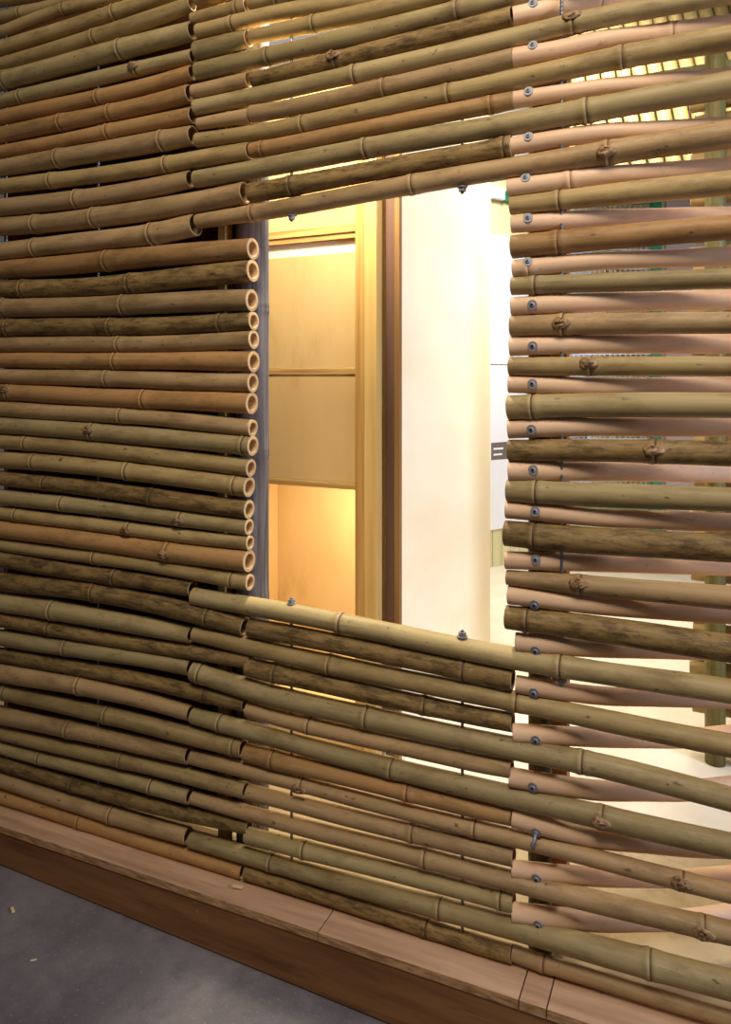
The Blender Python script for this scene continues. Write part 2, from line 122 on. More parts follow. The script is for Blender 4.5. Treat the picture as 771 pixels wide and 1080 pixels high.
SCREWS = {'pa':(-0.3229,2.1071), 'pb':(-0.3222,2.0202), 'pc':(-0.3312,1.9298), 'pd':(-0.3312,1.8384), 'pe':(-0.3368,1.7582), 'pf':(-0.3323,1.6752), 'pg':(-0.3323,1.5864), 'ph':(-0.3229,1.4995), 'pi':(-0.3222,1.4165), 'pj':(-0.3229,1.3410), 'pk':(-0.3248,1.2491), 'pl':(-0.3218,1.1681), 'pm':(-0.3174,1.0851), 'pn':(-0.3174,0.9874), 'po':(-0.3185,0.8981), 'pp':(-0.3174,0.8053), 'pq':(-0.3203,0.7204), 'pr':(-0.3174,0.6240), 'ps':(-0.3229,0.5294), 'pt':(-0.3162,0.4415), 'pu':(-0.3162,0.3456), 'pv':(-0.3137,0.2532)}
ORD = ['', 'first', 'second', 'third', 'fourth', 'fifth', 'sixth', 'seventh', 'eighth', 'ninth', 'tenth',
       'eleventh', 'twelfth', 'thirteenth', 'fourteenth', 'fifteenth', 'sixteenth', 'seventeenth', 'eighteenth',
       'nineteenth', 'twentieth', 'twenty-first', 'twenty-second', 'twenty-third', 'twenty-fourth',
       'twenty-fifth', 'twenty-sixth', 'twenty-seventh', 'twenty-eighth', 'twenty-ninth', 'thirtieth']

def srgb(r, g, b):
    f = lambda v: (v/255/12.92) if v/255 <= .04045 else ((v/255+.055)/1.055)**2.4
    return (f(r), f(g), f(b), 1)

# ------------------------------------------------------------------ materials
class N:
    def __init__(s, name):
        s.m = bpy.data.materials.new(name); s.m.use_nodes = True
        s.t = s.m.node_tree; s.t.nodes.clear()
        s.out = s.new('ShaderNodeOutputMaterial'); s.b = s.new('ShaderNodeBsdfPrincipled')
        s.t.links.new(s.b.outputs[0], s.out.inputs[0])
    def new(s, k, **kw):
        n = s.t.nodes.new(k)
        for a, v in kw.items(): setattr(n, a, v)
        return n
    def link(s, a, b): s.t.links.new(a, b)
    def coords(s, scale, rand=True):
        tc = s.new('ShaderNodeTexCoord'); mp = s.new('ShaderNodeMapping')
        mp.inputs['Scale'].default_value = scale
        s.link(tc.outputs['Object'], mp.inputs['Vector'])
        if rand:
            oi = s.new('ShaderNodeObjectInfo'); mu = s.new('ShaderNodeMath', operation='MULTIPLY')
            mu.inputs[1].default_value = 57.0
            s.link(oi.outputs['Random'], mu.inputs[0])
            cb = s.new('ShaderNodeCombineXYZ')
            for i in range(3): s.link(mu.outputs[0], cb.inputs[i])
            s.link(cb.outputs[0], mp.inputs['Location'])
        return mp.outputs[0]
    def noise(s, vec, scale=1, detail=4, rough=.55):
        n = s.new('ShaderNodeTexNoise'); n.inputs['Scale'].default_value = scale
        n.inputs['Detail'].default_value = detail; n.inputs['Roughness'].default_value = rough
        s.link(vec, n.inputs['Vector']); return n.outputs['Fac']
    def ramp(s, fac, stops):
        r = s.new('ShaderNodeValToRGB'); e = r.color_ramp.elements
        e[0].position, e[0].color = stops[0]; e[1].position, e[1].color = stops[1]
        for p, c in stops[2:]:
            k = e.new(p); k.color = c
        s.link(fac, r.inputs[0]); return r.outputs[0]
    def mix(s, fac, a, b, mode='MIX'):
        m = s.new('ShaderNodeMix', data_type='RGBA', blend_type=mode)
        if isinstance(fac, (int, float)): m.inputs[0].default_value = fac
        else: s.link(fac, m.inputs[0])
        for v, i in ((a, 6), (b, 7)):
            if isinstance(v, tuple): m.inputs[i].default_value = v
            else: s.link(v, m.inputs[i])
        return m.outputs[2]
    def bump(s, h, strength, dist=.002):
        b = s.new('ShaderNodeBump'); b.inputs['Strength'].default_value = strength
        b.inputs['Distance'].default_value = dist
        s.link(h, b.inputs['Height']); s.link(b.outputs[0], s.b.inputs['Normal'])

W3 = lambda v: (v, v, v, 1)
def bamboo(name, a, b, c, mottle=0.0, rough=.52, vary=.15):
    n = N(name)
    fib = n.noise(n.coords((2.2, 55, 55)), 1, 4)             # fibres running along the culm
    big = n.noise(n.coords((3.5, 6, 6)), 1, 2)               # slow drift of colour
    col = n.mix(n.ramp(big, [(.38, W3(0)), (.62, W3(1))]), a, b)
    col = n.mix(n.ramp(fib, [(.35, W3(0)), (.75, W3(.75))]), col, c)
    spot = n.noise(n.coords((38, 75, 75)), 1, 2)
    col = n.mix(n.ramp(spot, [(.68, W3(0)), (.76, W3(.25 if vary < .1 else .7))]), col, srgb(64, 42, 24))
    gr = n.noise(n.coords((7, 22, 22)), 1, 6, .72)            # faint grime and sun stains along the culm
    col = n.mix(n.ramp(gr, [(.47, W3(0)), (.68, W3(.12 if vary < .1 else .6))]), col, srgb(104, 78, 44))
    st = n.noise(n.coords((5, 150, 150)), 1, 3, .6)
    col = n.mix(n.ramp(st, [(.60, W3(0)), (.72, W3(.30))]), col, srgb(206, 184, 136))
    if mottle:
        mo = n.noise(n.coords((16, 60, 60)), 1, 7, .75)
        col = n.mix(n.ramp(mo, [(.45, W3(0)), (.62, W3(mottle))]), col, srgb(62, 44, 22))
        li = n.noise(n.coords((30, 130, 130)), 1, 4, .7)
        col = n.mix(n.ramp(li, [(.58, W3(0)), (.72, W3(.55))]), col, srgb(176, 146, 92))
    oi = n.new('ShaderNodeObjectInfo'); hs = n.new('ShaderNodeHueSaturation')
    mr = n.new('ShaderNodeMapRange'); mr.inputs['To Min'].default_value = 1-vary; mr.inputs['To Max'].default_value = 1+vary
    n.link(oi.outputs['Random'], mr.inputs[0]); n.link(mr.outputs[0], hs.inputs['Value'])
    n.link(col, hs.inputs['Color']); n.link(hs.outputs[0], n.b.inputs['Base Color'])
    n.b.inputs['Roughness'].default_value = rough
    n.b.inputs['Specular IOR Level'].default_value = .28
    n.bump(fib, .35 if not mottle else .6, .0014)
    return n.m

def timber(name, a, b, scale=(1.5, 14, 14), dark=None, rough=.6, marks=0.0):
    n = N(name)
    g = n.noise(n.coords(scale), 1, 5)
    col = n.mix(n.ramp(g, [(.35, W3(0)), (.68, W3(1))]), a, b)
    if dark:
        k = n.noise(n.coords(tuple(q*1.7 for q in scale)), 1, 6, .65)
        col = n.mix(n.ramp(k, [(.56, W3(0)), (.74, W3(.8))]), col, dark)
    if marks:
        k = n.noise(n.coords((9, 9, 9)), 1, 4, .7)
        col = n.mix(n.ramp(k, [(.66, W3(0)), (.74, W3(marks))]), col, srgb(200, 175, 150))
    n.link(col, n.b.inputs['Base Color']); n.b.inputs['Roughness'].default_value = rough
    n.b.inputs['Specular IOR Level'].default_value = .25
    n.bump(g, .15, .001)
    return n.m

def plain(name, col, rough=.5, metal=0.0, noise=.12, scale=12):
    n = N(name)
    f = n.noise(n.coords((scale, scale, scale)), 1, 3)
    dk = tuple(v*(1-noise) for v in col[:3])+(1,)
    n.link(n.mix(f, col, dk), n.b.inputs['Base Color'])
    n.b.inputs['Roughness'].default_value = rough; n.b.inputs['Metallic'].default_value = metal
    return n.m

BM = {
 'G': bamboo('bamboo_olive', srgb(168, 146, 98), srgb(152, 131, 85), srgb(182, 160, 116)),
 'O': bamboo('bamboo_straw', srgb(176, 148, 96), srgb(158, 132, 82), srgb(190, 162, 112)),
 'T': bamboo('bamboo_tan', srgb(176, 142, 98), srgb(160, 132, 88), srgb(190, 156, 114)),
 'A': bamboo('bamboo_amber', srgb(180, 132, 80), srgb(166, 128, 78), srgb(190, 146, 96)),
 'D': bamboo('bamboo_mottled', srgb(150, 120, 72), srgb(130, 104, 60), srgb(164, 134, 84), mottle=.8, rough=.6),
 'P': bamboo('bamboo_sanded', srgb(230, 188, 148), srgb(220, 176, 136), srgb(236, 198, 162), rough=.5, vary=.05),
}
M_ring = {
 'G': plain('node_scar_olive', srgb(104, 74, 42), .6), 'O': plain('node_scar_straw', srgb(112, 82, 44), .6),
 'T': plain('node_scar_tan', srgb(120, 84, 50), .6), 'A': plain('node_scar_amber', srgb(124, 80, 40), .6),
 'D': plain('node_scar_dark', srgb(84, 60, 34), .7), 'P': plain('node_scar_pale', srgb(180, 130, 92), .6)}
M_postring = plain('post_node_scar', srgb(52, 44, 40), .8)
M_cut = timber('bamboo_cut_face', srgb(226, 190, 140), srgb(206, 166, 116), (60, 60, 60))
M_cut2 = timber('bamboo_cut_face_dull', srgb(178, 146, 104), srgb(150, 118, 80), (60, 60, 60))
M_scar = timber('branch_scar', srgb(178, 142, 100), srgb(110, 78, 48), (120, 120, 120), dark=srgb(70, 46, 28))
M_steel = plain('zinc_steel', srgb(150, 148, 150), .55, .35)
M_dark_steel = plain('dark_steel', srgb(66, 66, 72), .4, .9)
M_rod = plain('threaded_steel', srgb(150, 150, 152), .4, .9)
M_ply = timber('plywood', srgb(222, 187, 128), srgb(208, 168, 106), (3.0, 3.0, 1.0), dark=srgb(184, 146, 84), rough=.5)
M_ply_edge = timber('plywood_edge', srgb(220, 182, 108), srgb(168, 120, 62), (2.5, 60, 60), rough=.6)
M_ply_edge_v = timber('plywood_edge_upright', srgb(208, 166, 96), srgb(178, 132, 70), (60, 60, 1.5), rough=.6)
M_white_ply = timber('pale_plywood', srgb(244, 230, 200), srgb(238, 218, 182), (3, 1.2, 3), rough=.55)
M_edge_brown = timber('brown_board_edge', srgb(146, 108, 62), srgb(118, 82, 44), (20, 20, 1.5), rough=.6)
M_mauve = timber('dark_brown_filler', srgb(112, 82, 66), srgb(92, 64, 52), (20, 20, 1.5), rough=.7)
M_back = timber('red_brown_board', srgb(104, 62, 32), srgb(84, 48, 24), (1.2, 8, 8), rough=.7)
M_batten = timber('yellow_batten', srgb(216, 178, 108), srgb(198, 156, 86), (40, 40, 1.6), rough=.6)
M_batten2 = timber('orange_batten', srgb(184, 130, 76), srgb(160, 106, 58), (16, 16, 1.2), rough=.6)
M_grey = timber('grey_weathered_bamboo', srgb(152, 146, 152), srgb(100, 94, 100), (120, 120, 4), dark=srgb(44, 38, 42), rough=.85)
M_darkpost = timber('dark_green_bamboo', srgb(74, 66, 36), srgb(56, 50, 28), (70, 70, 2.5), rough=.5)
M_olivepost = timber('olive_bamboo_post', srgb(116, 104, 54), srgb(88, 80, 42), (90, 90, 2.5), rough=.45)
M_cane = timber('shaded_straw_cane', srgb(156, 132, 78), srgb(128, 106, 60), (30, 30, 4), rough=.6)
M_deck2 = timber('deck_sheet_lit', srgb(226, 212, 188), srgb(212, 196, 168), (5, 5, 5), rough=.5)  # far deck coloured paler to carry the brighter light there
M_fascia = timber('brown_stained_board', srgb(152, 106, 66), srgb(118, 76, 44), (2.6, 14, 30), dark=srgb(80, 48, 28), rough=.6, marks=.6)
M_ledge = timber('deck_plywood', srgb(206, 164, 126), srgb(168, 128, 94), (2.4, 30, 30), dark=srgb(140, 100, 72), rough=.65)
M_ledge_edge = timber('deck_plywood_edge', srgb(206, 162, 116), srgb(140, 98, 62), (26, 60, 160), rough=.7)
M_deck = timber('deck_sheet_dim', srgb(184, 160, 120), srgb(160, 136, 96), (7, 7, 7), dark=srgb(136, 112, 76), rough=.55)  # near deck coloured darker for the dimmer light by the wall
M_slat = timber('pale_timber_slats', srgb(226, 216, 168), srgb(206, 196, 146), (22, 22, 1.0), rough=.6)
M_plaster = plain('white_plaster', srgb(236, 232, 222), .8)
M_paper = plain('white_paper', srgb(242, 240, 242), .7, noise=.03)
M_map = plain('pale_grey_print', srgb(222, 220, 230), .7, noise=.12, scale=24)
M_caption = plain('grey_brown_print', srgb(116, 102, 98), .7)
M_green = plain('green_enamel', srgb(34, 122, 84), .45)
M_wire = plain('pale_wire', srgb(196, 196, 190), .4, .6)
M_mauvepanel = plain('mauve_grey_panel', srgb(172, 154, 146), .7)
M_chip = plain('wood_chip', srgb(222, 190, 140), .7)

def concrete():
    n = N('grey_concrete')
    v = n.coords((1, 1, 1), False)
    a = n.noise(v, 2.2, 8, .62); b = n.noise(v, 9, 6, .7); s = n.noise(v, 130, 2, .6)
    col = n.mix(n.ramp(a, [(.34, W3(0)), (.66, W3(1))]), srgb(86, 79, 78), srgb(136, 125, 121))
    col = n.mix(n.ramp(b, [(.5, W3(0)), (.72, W3(.55))]), col, srgb(72, 66, 66))
    col = n.mix(n.ramp(s, [(.62, W3(0)), (.70, W3(.45))]), col, srgb(160, 148, 142))
    n.link(col, n.b.inputs['Base Color']); n.b.inputs['Roughness'].default_value = .62
    n.bump(b, .2, .003); return n.m
M_concrete = concrete()

# ------------------------------------------------------------------ mesh helpers
def obj(name, bm, mat, parent=None, loc=(0, 0, 0), smooth=False):
    me = bpy.data.meshes.new(name); bm.normal_update(); bm.to_mesh(me); bm.free()
    if smooth:
        for p in me.polygons: p.use_smooth = True
    for m in (mat if isinstance(mat, (list, tuple)) else [mat]): me.materials.append(m)
    o = bpy.data.objects.new(name, me); C.objects.link(o)
    o.location = loc
    if parent: o.parent = parent
    return o
def thing(name, label, cat, loc=(0, 0, 0), rotz=0, group=None):
    o = bpy.data.objects.new(name, None); C.objects.link(o); o.empty_display_size = .05
    o.location = loc; o.rotation_euler = (0, 0, rotz)
    return tag(o, label, cat, group)
def tag(o, label, cat, group=None):
    o['label'] = label; o['category'] = cat
    if group: o['group'] = group
    return o
def struct(o, label=None):
    o['kind'] = 'structure'
    if label: o['label'] = label
    return o
def box(bm, x0, x1, y0, y1, z0, z1, bev=0.0, mi=0):
    v = [bm.verts.new(p) for p in ((x0,y0,z0),(x1,y0,z0),(x1,y1,z0),(x0,y1,z0),(x0,y0,z1),(x1,y0,z1),(x1,y1,z1),(x0,y1,z1))]
    fs = [bm.faces.new([v[i] for i in q]) for q in ((3,2,1,0),(4,5,6,7),(0,1,5,4),(1,2,6,5),(2,3,7,6),(3,0,4,7))]
    for f in fs: f.material_index = mi
    if bev:
        es = set(e for f in fs for e in f.edges)
        bmesh.ops.bevel(bm, geom=list(es), offset=bev, segments=2, affect='EDGES', profile=.7)
    return bm
def boxo(name, b, mat, parent=None, bev=.0015):
    return obj(name, box(bmesh.new(), *b, bev=bev), mat, parent)
def frame_at(tan):
    t = tan.normalized(); up = Vector((0, 0, 1))
    if abs(t.dot(up)) > .9: up = Vector((0, 1, 0))
    u = t.cross(up).normalized(); w = u.cross(t).normalized()
    return u, w
def sweep(bm, pts, rads, n=16, cap0=False, cap1=False):
    rings = []
    for i, p in enumerate(pts):
        a = pts[max(i-1, 0)]; b = pts[min(i+1, len(pts)-1)]
        u, w = frame_at(b-a)
        rings.append([bm.verts.new(p+(u*math.cos(2*math.pi*k/n)+w*math.sin(2*math.pi*k/n))*rads[i]) for k in range(n)])
    for i in range(len(rings)-1):
        for k in range(n):
            bm.faces.new((rings[i][k], rings[i][(k+1) % n], rings[i+1][(k+1) % n], rings[i+1][k]))
    if cap0: bm.faces.new(rings[0][::-1])
    if cap1: bm.faces.new(rings[-1])
    return rings
def hexnut(bm, c, axis, r, h, hole=0.0):
    u, w = frame_at(axis); a = axis.normalized()
    lo = [bm.verts.new(c-a*h/2+(u*math.cos(k*math.pi/3)+w*math.sin(k*math.pi/3))*r) for k in range(6)]
    hi = [bm.verts.new(c+a*h/2+(u*math.cos(k*math.pi/3)+w*math.sin(k*math.pi/3))*r) for k in range(6)]
    for k in range(6): bm.faces.new((lo[k], lo[(k+1) % 6], hi[(k+1) % 6], hi[k]))
    bm.faces.new(lo[::-1]); bm.faces.new(hi)
    bmesh.ops.recalc_face_normals(bm, faces=bm.faces)
    return bm
def disc(bm, c, axis, r, h, n=20, dome=0.0):
    a = axis.normalized()
    pts = [c-a*h/2, c+a*h/2]; rs = [r, r]
    if dome:
        pts = [c-a*h/2, c, c+a*h*.35, c+a*h/2]; rs = [r, r, r*.8, r*.45]
    sweep(bm, pts, rs, n, True, True)
    bmesh.ops.recalc_face_normals(bm, faces=bm.faces)
    return bm

# ------------------------------------------------------------------ bamboo culms
class Culm:
    """axis of a culm as smooth functions of x"""
    def __init__(s, pts):
        s.P = pts
    def at(s, x):
        P = s.P
        if x <= P[0][0]: i = 0
        elif x >= P[-1][0]: i = len(P)-2
        else:
            i = max(k for k in range(len(P)-1) if P[k][0] <= x)
        a, b = P[i], P[i+1]; h = b[0]-a[0]; u = min(max((x-a[0])/h, 0), 1)
        pa = P[i-1] if i > 0 else None; pb = P[i+2] if i+2 < len(P) else None
        out = []
        for k in (1, 2, 3):
            d = (b[k]-a[k])/h
            m0 = (b[k]-pa[k])/(b[0]-pa[0]) if pa else d
            m1 = (pb[k]-a[k])/(pb[0]-a[0]) if pb else d
            u2, u3 = u*u, u*u*u
            out.append((2*u3-3*u2+1)*a[k]+(u3-2*u2+u)*h*m0+(-2*u3+3*u2)*b[k]+(u3-u2)*h*m1)
        return out
def culm(pid, kind, pts, nodes, knobs=(), wall=.74):
    cu = Culm(pts); x0, x1 = pts[0][0], pts[-1][0]
    O = Vector((x0, pts[0][1], pts[0][2]))
    xs = set(); n = max(3, int((x1-x0)/.025))
    for k in range(n+1): xs.add(x0+(x1-x0)*k/n)
    nd = [x for x in nodes if x0+.012 < x < x1-.012]
    for x in nd:
        for d in (-.022, -.016, -.011, -.007, -.004, -.002, 0, .002, .004, .006, .008, .011, .015, .020, .028): xs.add(x+d)
    xs = sorted(x for x in xs if x0+1e-4 < x < x1-1e-4); xs = [x0]+xs+[x1]
    ph = random.random()*6
    def rad(x):
        r = cu.at(x)[2]
        for q in nd:
            d = x-q
            r *= 1+.085*math.exp(-((d+.002)/.0065)**2)-.055*math.exp(-((d-.005)/.0024)**2)+.045*math.exp(-((d-.012)/.007)**2)+.02*math.exp(-(d/.03)**2)
        return r*(1+.012*math.sin(x*21+ph))
    def cen(x):
        y, z, _ = cu.at(x)
        return Vector((x, y, z+.0012*math.sin(x*9+ph)))
    bm = bmesh.new()
    sweep(bm, [cen(x)-O for x in xs], [rad(x) for x in xs], 18)
    bmesh.ops.recalc_face_normals(bm, faces=bm.faces)
    o = obj('bamboo_pole', bm, BM[kind], None, O, True)
    for i, q in enumerate(nd):                                # ring scar of every node
        b2 = bmesh.new(); c = cen(q+.0045)-O; r = rad(q+.0045)
        dx = [-.0034, -.0018, .0, .0018, .0034]; dr = [-.0006, .0008, .0011, .0007, -.0006]
        sweep(b2, [cen(q+.0045+d)-O for d in dx], [r+e for e in dr], 18)
        bmesh.ops.recalc_face_normals(b2, faces=b2.faces)
        obj('node_ring', b2, M_ring[kind], o, (0, 0, 0), True)
        if i in knobs:                                        # scar of a trimmed side branch
            b3 = bmesh.new(); rr = rad(q)
            ang = math.radians(random.uniform(-10, 28))
            nrm = Vector((0, -math.cos(ang), math.sin(ang)))
            base = cen(q)-O+nrm*(rr*.93)
            pr = [base, base+nrm*.002, base+nrm*.0042, base+nrm*.0046, base+nrm*.0036]
            rg = sweep(b3, pr, [.0125, .0118, .0095, .0065, .003], 14, False, True)
            for v in b3.verts:
                d = v.co-base; d.x *= 1.35
                if d.x > 0: d.x *= 1.3; d.z *= .8
                v.co = base+d+Vector((random.uniform(-1, 1), random.uniform(-1, 1), random.uniform(-1, 1)))*.0016
            bmesh.ops.recalc_face_normals(b3, faces=b3.faces)
            k3 = obj('branch_scar', b3, M_scar, o, (0, 0, 0), True)
            k3['label'] = 'pale knobbly scar of a trimmed branch'
    for x, sgn in ((x0, -1), (x1, 1)):                        # sawn ends: wall of the tube, its bore and the partition inside
        c = cen(x)-O; ci = cen(x-sgn*.06)-O; R = rad(x); t = (c-ci).normalized()
        b4 = bmesh.new(); ri = R*wall
        u_, w_ = frame_at(t); rgs = []
        for d_, r_ in ((-.0012, R*1.004), (.0004, R*.985), (.0008, ri*1.06), (-.0004, ri), (-.045, ri*.97), (-.046, .0004)):
            rgs.append([b4.verts.new(c+t*d_+(u_*math.cos(2*math.pi*k/18)+w_*math.sin(2*math.pi*k/18))*r_) for k in range(18)])
        for i_ in range(5):
            for k in range(18): b4.faces.new((rgs[i_][k], rgs[i_][(k+1) % 18], rgs[i_+1][(k+1) % 18], rgs[i_+1][k]))
        b4.faces.new(rgs[-1])
        bmesh.ops.recalc_face_normals(b4, faces=b4.faces)
        e = obj('cut_end', b4, M_cut if wall < .7 else M_cut2, o, (0, 0, 0), False)
        e['label'] = 'pale sawn end of the hollow pole'
    return o, cu

KN = {'Lw': (0,), 'Ly': (0,), 'LC': (1,), 'LD': (1,), 'LE': (0,), 'Lg': (0,), 'Gd': (0,), 'Ge': (0,), 'Uq': (2,),
      'Vg': (2,), 'Gj': (0,), 'Gg': (0,), 'Vi': (0, 2), 'Uj': (1,), 'Vk': (1,), 'Ui': (0,)}
WORD = {'G': 'olive green', 'O': 'straw coloured', 'T': 'tan brown', 'A': 'amber brown', 'D': 'dark mottled', 'P': 'pale pinkish'}
seq = {}
for p in POLES: seq.setdefault(p[0][0], []).append(p[0])
byid = {p[0]: p for p in POLES}
def zmid(i): q = byid[i][2]; return sum(v[2] for v in q)/len(q)
L_up = ['Lo','Ln','Lm','Ll','Lk','Lj','Li','Lh','Lg','Lf','Le','Ld','Lc','Lb','La']
L_win = ['Lp','Lq','Lr','Ls','Lt','Lu','Lv','Lw','Lx','Ly','Lz','LA','LB','LC','LD','LE','LF']
L_low = ['LT','LS','LR','LQ','LP','LO','LN','LM','LL','LK','LJ','LI','LH','LG']
U_long = ['Uq','Uo','Um','Uj','Ug','Ud','Ua']
U_short = ['Up','Un','Ul','Ui','Uf','Uc']
U_stub = ['Uk','Uh','Ue','Ub']
V_long = ['Va','Vc','Ve','Vg','Vi','Vk','Vm']
V_short = ['Vb','Vd','Vf','Vh','Vj','Vl','Vn']
LAB = {}
for k, i in enumerate(L_up): LAB[i] = (ORD[k+1]+' pole above the first open-ended one left of the window', 'left panel poles above window height')
for k, i in enumerate(L_win): LAB[i] = ('pole with open end left of the window, '+ORD[k+1]+' from window top', 'open-ended poles left of the window')
for k, i in enumerate(L_low): LAB[i] = ('left panel pole, '+ORD[k+1]+' up from the platform at left edge', 'left panel poles below window height')
for k, i in enumerate(U_long): LAB[i] = ('pole running over the window past the bolted pole ends, '+ORD[k+1]+' up', 'long poles over the window')
for k, i in enumerate(U_short): LAB[i] = ('pole over the window stopping at a bolted pink pole, '+ORD[k+1]+' up', 'shorter poles over the window')
for k, i in enumerate(U_stub): LAB[i] = ('short pole stub upper left of the window, '+ORD[k+1]+' stub up from opening', 'short stubs between left and middle poles')
for k, i in enumerate(V_long): LAB[i] = ('pole under the window running on to right edge, '+ORD[k+1]+' down from opening', 'long poles under the window')
for k, i in enumerate(V_short): LAB[i] = ('pole under the window with sawn right end, '+ORD[k+1]+' down from opening', 'shorter poles under the window')
LAB['Vo'] = ('pole lying lowest at the right, just above the platform edge', 'long poles under the window')
LAB['Va'] = ('pole forming the window sill, with two steel nuts on top', 'long poles under the window')
LAB['Uq'] = ('pole forming the window lintel, with two steel nuts hanging below', 'long poles over the window')
for k, i in enumerate(seq['G']): LAB[i] = ('unbolted pole right of the window, '+ORD[k+1]+' down from window top', 'unbolted poles right of the window')
for k, i in enumerate(seq['p']):
    if k < 4: s = 'pole with steel screw, upper right, '+ORD[k+1]+' down from picture top'
    elif k < 15: s = 'pole with steel screw right of the window, '+ORD[k-3]+' from window top'
    else: s = 'pole with steel screw, lower right, '+ORD[k-14]+' down from window sill'
    LAB[i] = (s, 'pink poles with screws at the corner')

CU = {}
for pid, kind, pts, nodes in POLES:
    wall = .66 if pid in L_win else .8
    o, cu = culm(pid, kind, pts, nodes, KN.get(pid, ()), wall)
    CU[pid] = cu
    lab, grp = LAB[pid]
    tag(o, WORD[kind]+' bamboo '+lab, 'bamboo pole', grp)
    if pid in SCREWS:                                         # pan-head screw and washer through the pole
        sx, sz = SCREWS[pid]; y, z, r = cu.at(sx)
        O = o.location
        dz = max(min(sz-z, r*.6), -r*.6)
        nrm = Vector((0, -math.sqrt(r*r-dz*dz), dz)).normalized(); nrm = (nrm+Vector((0, -.8, 0))).normalized()
        c = Vector((sx, y-math.sqrt(r*r-dz*dz), z+dz))-O
        wsh = obj('screw_washer', disc(bmesh.new(), c+nrm*.0008, nrm, .0098, .0026, 24), M_steel, o)
        for p_ in wsh.data.polygons: p_.use_smooth = False
        wsh['label'] = 'round steel washer under the screw head'
        b = disc(bmesh.new(), c+nrm*.0032, nrm, .0052, .003, 18, .5)
        hd = obj('screw_head', b, M_steel, wsh, (0, 0, 0), True)
        obj('screw_socket', hexnut(bmesh.new(), c+nrm*.0046, nrm, .0030, .0010), M_dark_steel, wsh)
        if pid == 'pt':                                       # this one keeps a stub of its bolt, bent down to the front
            b = bmesh.new(); sweep(b, [c+nrm*.004, c+nrm*.012+Vector((-.001, 0, -.006)), c+nrm*.018+Vector((-.006, 0, -.016))], [.003]*3, 10, True, True)
            bmesh.ops.recalc_face_normals(b, faces=b.faces); obj('bolt_stub', b, M_steel, wsh, (0, 0, 0), True)

# ------------------------------------------------------------------ threaded rods with nuts
def zdeck(x): return .107+.0285*(min(x, 0.0)+1.98)
def rod(x, z0, z1, label, nuts=()):
    t = thing('threaded_rod', label, 'threaded rod', (x, 0, z0), 0, 'steel rods threaded down through the poles')
    b = bmesh.new(); k = max(8, int((z1-z0)/.004)); pts = []; rs = []
    for i in range(k+1):
        pts.append(Vector((0, 0, (z1-z0)*i/k))); rs.append(.0036 if i % 2 else .0031)
    sweep(b, pts, rs, 8, True, True); bmesh.ops.recalc_face_normals(b, faces=b.faces)
    obj('rod_shaft', b, M_rod, t)
    for zn, up in nuts:
        a = Vector((0, 0, 1 if up else -1)); c = Vector((0, 0, zn-z0))
        obj('washer', disc(bmesh.new(), c+a*.001, a, .0115, .002, 20), M_steel, t)
        nb = hexnut(bmesh.new(), c+a*.0062, a, .0085, .0085); obj('hex_nut', nb, M_steel, t)
        obj('rod_tip', disc(bmesh.new(), c+a*.0125, a, .0038, .006, 12, .4), M_rod, t)
for x, lb in ((-1.860, 'thin steel rod glimpsed between poles at the far left edge'),
              (-1.501, 'thin steel rod glimpsed between poles midway across the left panel')):
    rod(x, zdeck(x)+.002, 2.44, lb)
def ztop(pid, x): y, z, r = CU[pid].at(x); return z+r
def zbot(pid, x): y, z, r = CU[pid].at(x); return z-r
for x, s in ((-.893, 'left'), (-.474, 'right')):
    zl = zbot('Uq', x); rod(x, zl-.004, 2.30, 'steel rod through poles over the window, '+s+' one, nut at lintel', [(zl, False)])
    zs = ztop('Va', x); rod(x, zdeck(x)+.002, zs+.004, 'steel rod through poles under the window, '+s+' one, nut at sill', [(zs, True)])
zr = zbot('Va', -.268); rod(-.268, zr-.004, 2.25, 'steel rod through the unbolted poles right of the screw heads', [(zr, False)])

# ------------------------------------------------------------------ posts, battens and the board behind the wall
def post(name, label, cat, x, y, r, z0, z1, nodes, mat, group=None):
    b = bmesh.new(); zs = sorted(set([z0, z1]+[z0+(z1-z0)*i/30 for i in range(31)]+[q+d for q in nodes for d in (-.014, -.006, -.002, .002, .006, .014)]))
    def rad(z):
        k = r
        for q in nodes: k *= 1+.05*math.exp(-((z-q)/.01)**2)-.05*math.exp(-((z-q)/.0025)**2)
        return k
    sweep(b, [Vector((0, 0, z-z0)) for z in zs], [rad(z) for z in zs], 24, True, True)
    bmesh.ops.recalc_face_normals(b, faces=b.faces)
    o = obj(name, b, mat, None, (x, y, z0), True); tag(o, label, cat, group)
    for q in nodes:
        b2 = bmesh.new(); sweep(b2, [Vector((0, 0, q-z0+d)) for d in (-.003, 0, .003)], [r*.97, r*1.012, r*.97], 24)
        bmesh.ops.recalc_face_normals(b2, faces=b2.faces); obj('node_ring', b2, M_postring, o, (0, 0, 0), True)
    return o
post('bamboo_post', 'grey weathered bamboo post standing along the left side of the window', 'bamboo post', -1.052, .073, .041, zdeck(-1.05)+.001, 2.3,
     [.43, .80, 1.164, 1.53, 1.90], M_grey)
post('bamboo_post', 'dark green bamboo post close behind the screwed pink pole ends', 'bamboo post', -.322, .052, .0235, zdeck(-.32)+.001, 2.3,
     [.36, .66, .97, 1.26, 1.58, 1.9], M_darkpost)
o = obj('wooden_batten', box(bmesh.new(), -1.128, -1.106, .030, .062, zdeck(-1.1)+.002, 2.3, .001), M_batten)
tag(o, 'narrow yellow wooden batten behind the open pole ends left of window', 'batten')
o = obj('wooden_batten', box(bmesh.new(), -.304, -.272, .082, .118, zdeck(-.28)+.002, 2.3, .001), M_batten2)
tag(o, 'orange brown wooden batten beside the dark post behind the pink poles', 'batten')
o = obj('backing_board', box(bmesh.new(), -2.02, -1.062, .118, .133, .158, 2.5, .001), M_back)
tag(o, 'red brown board in shadow behind the left panel of poles', 'board')

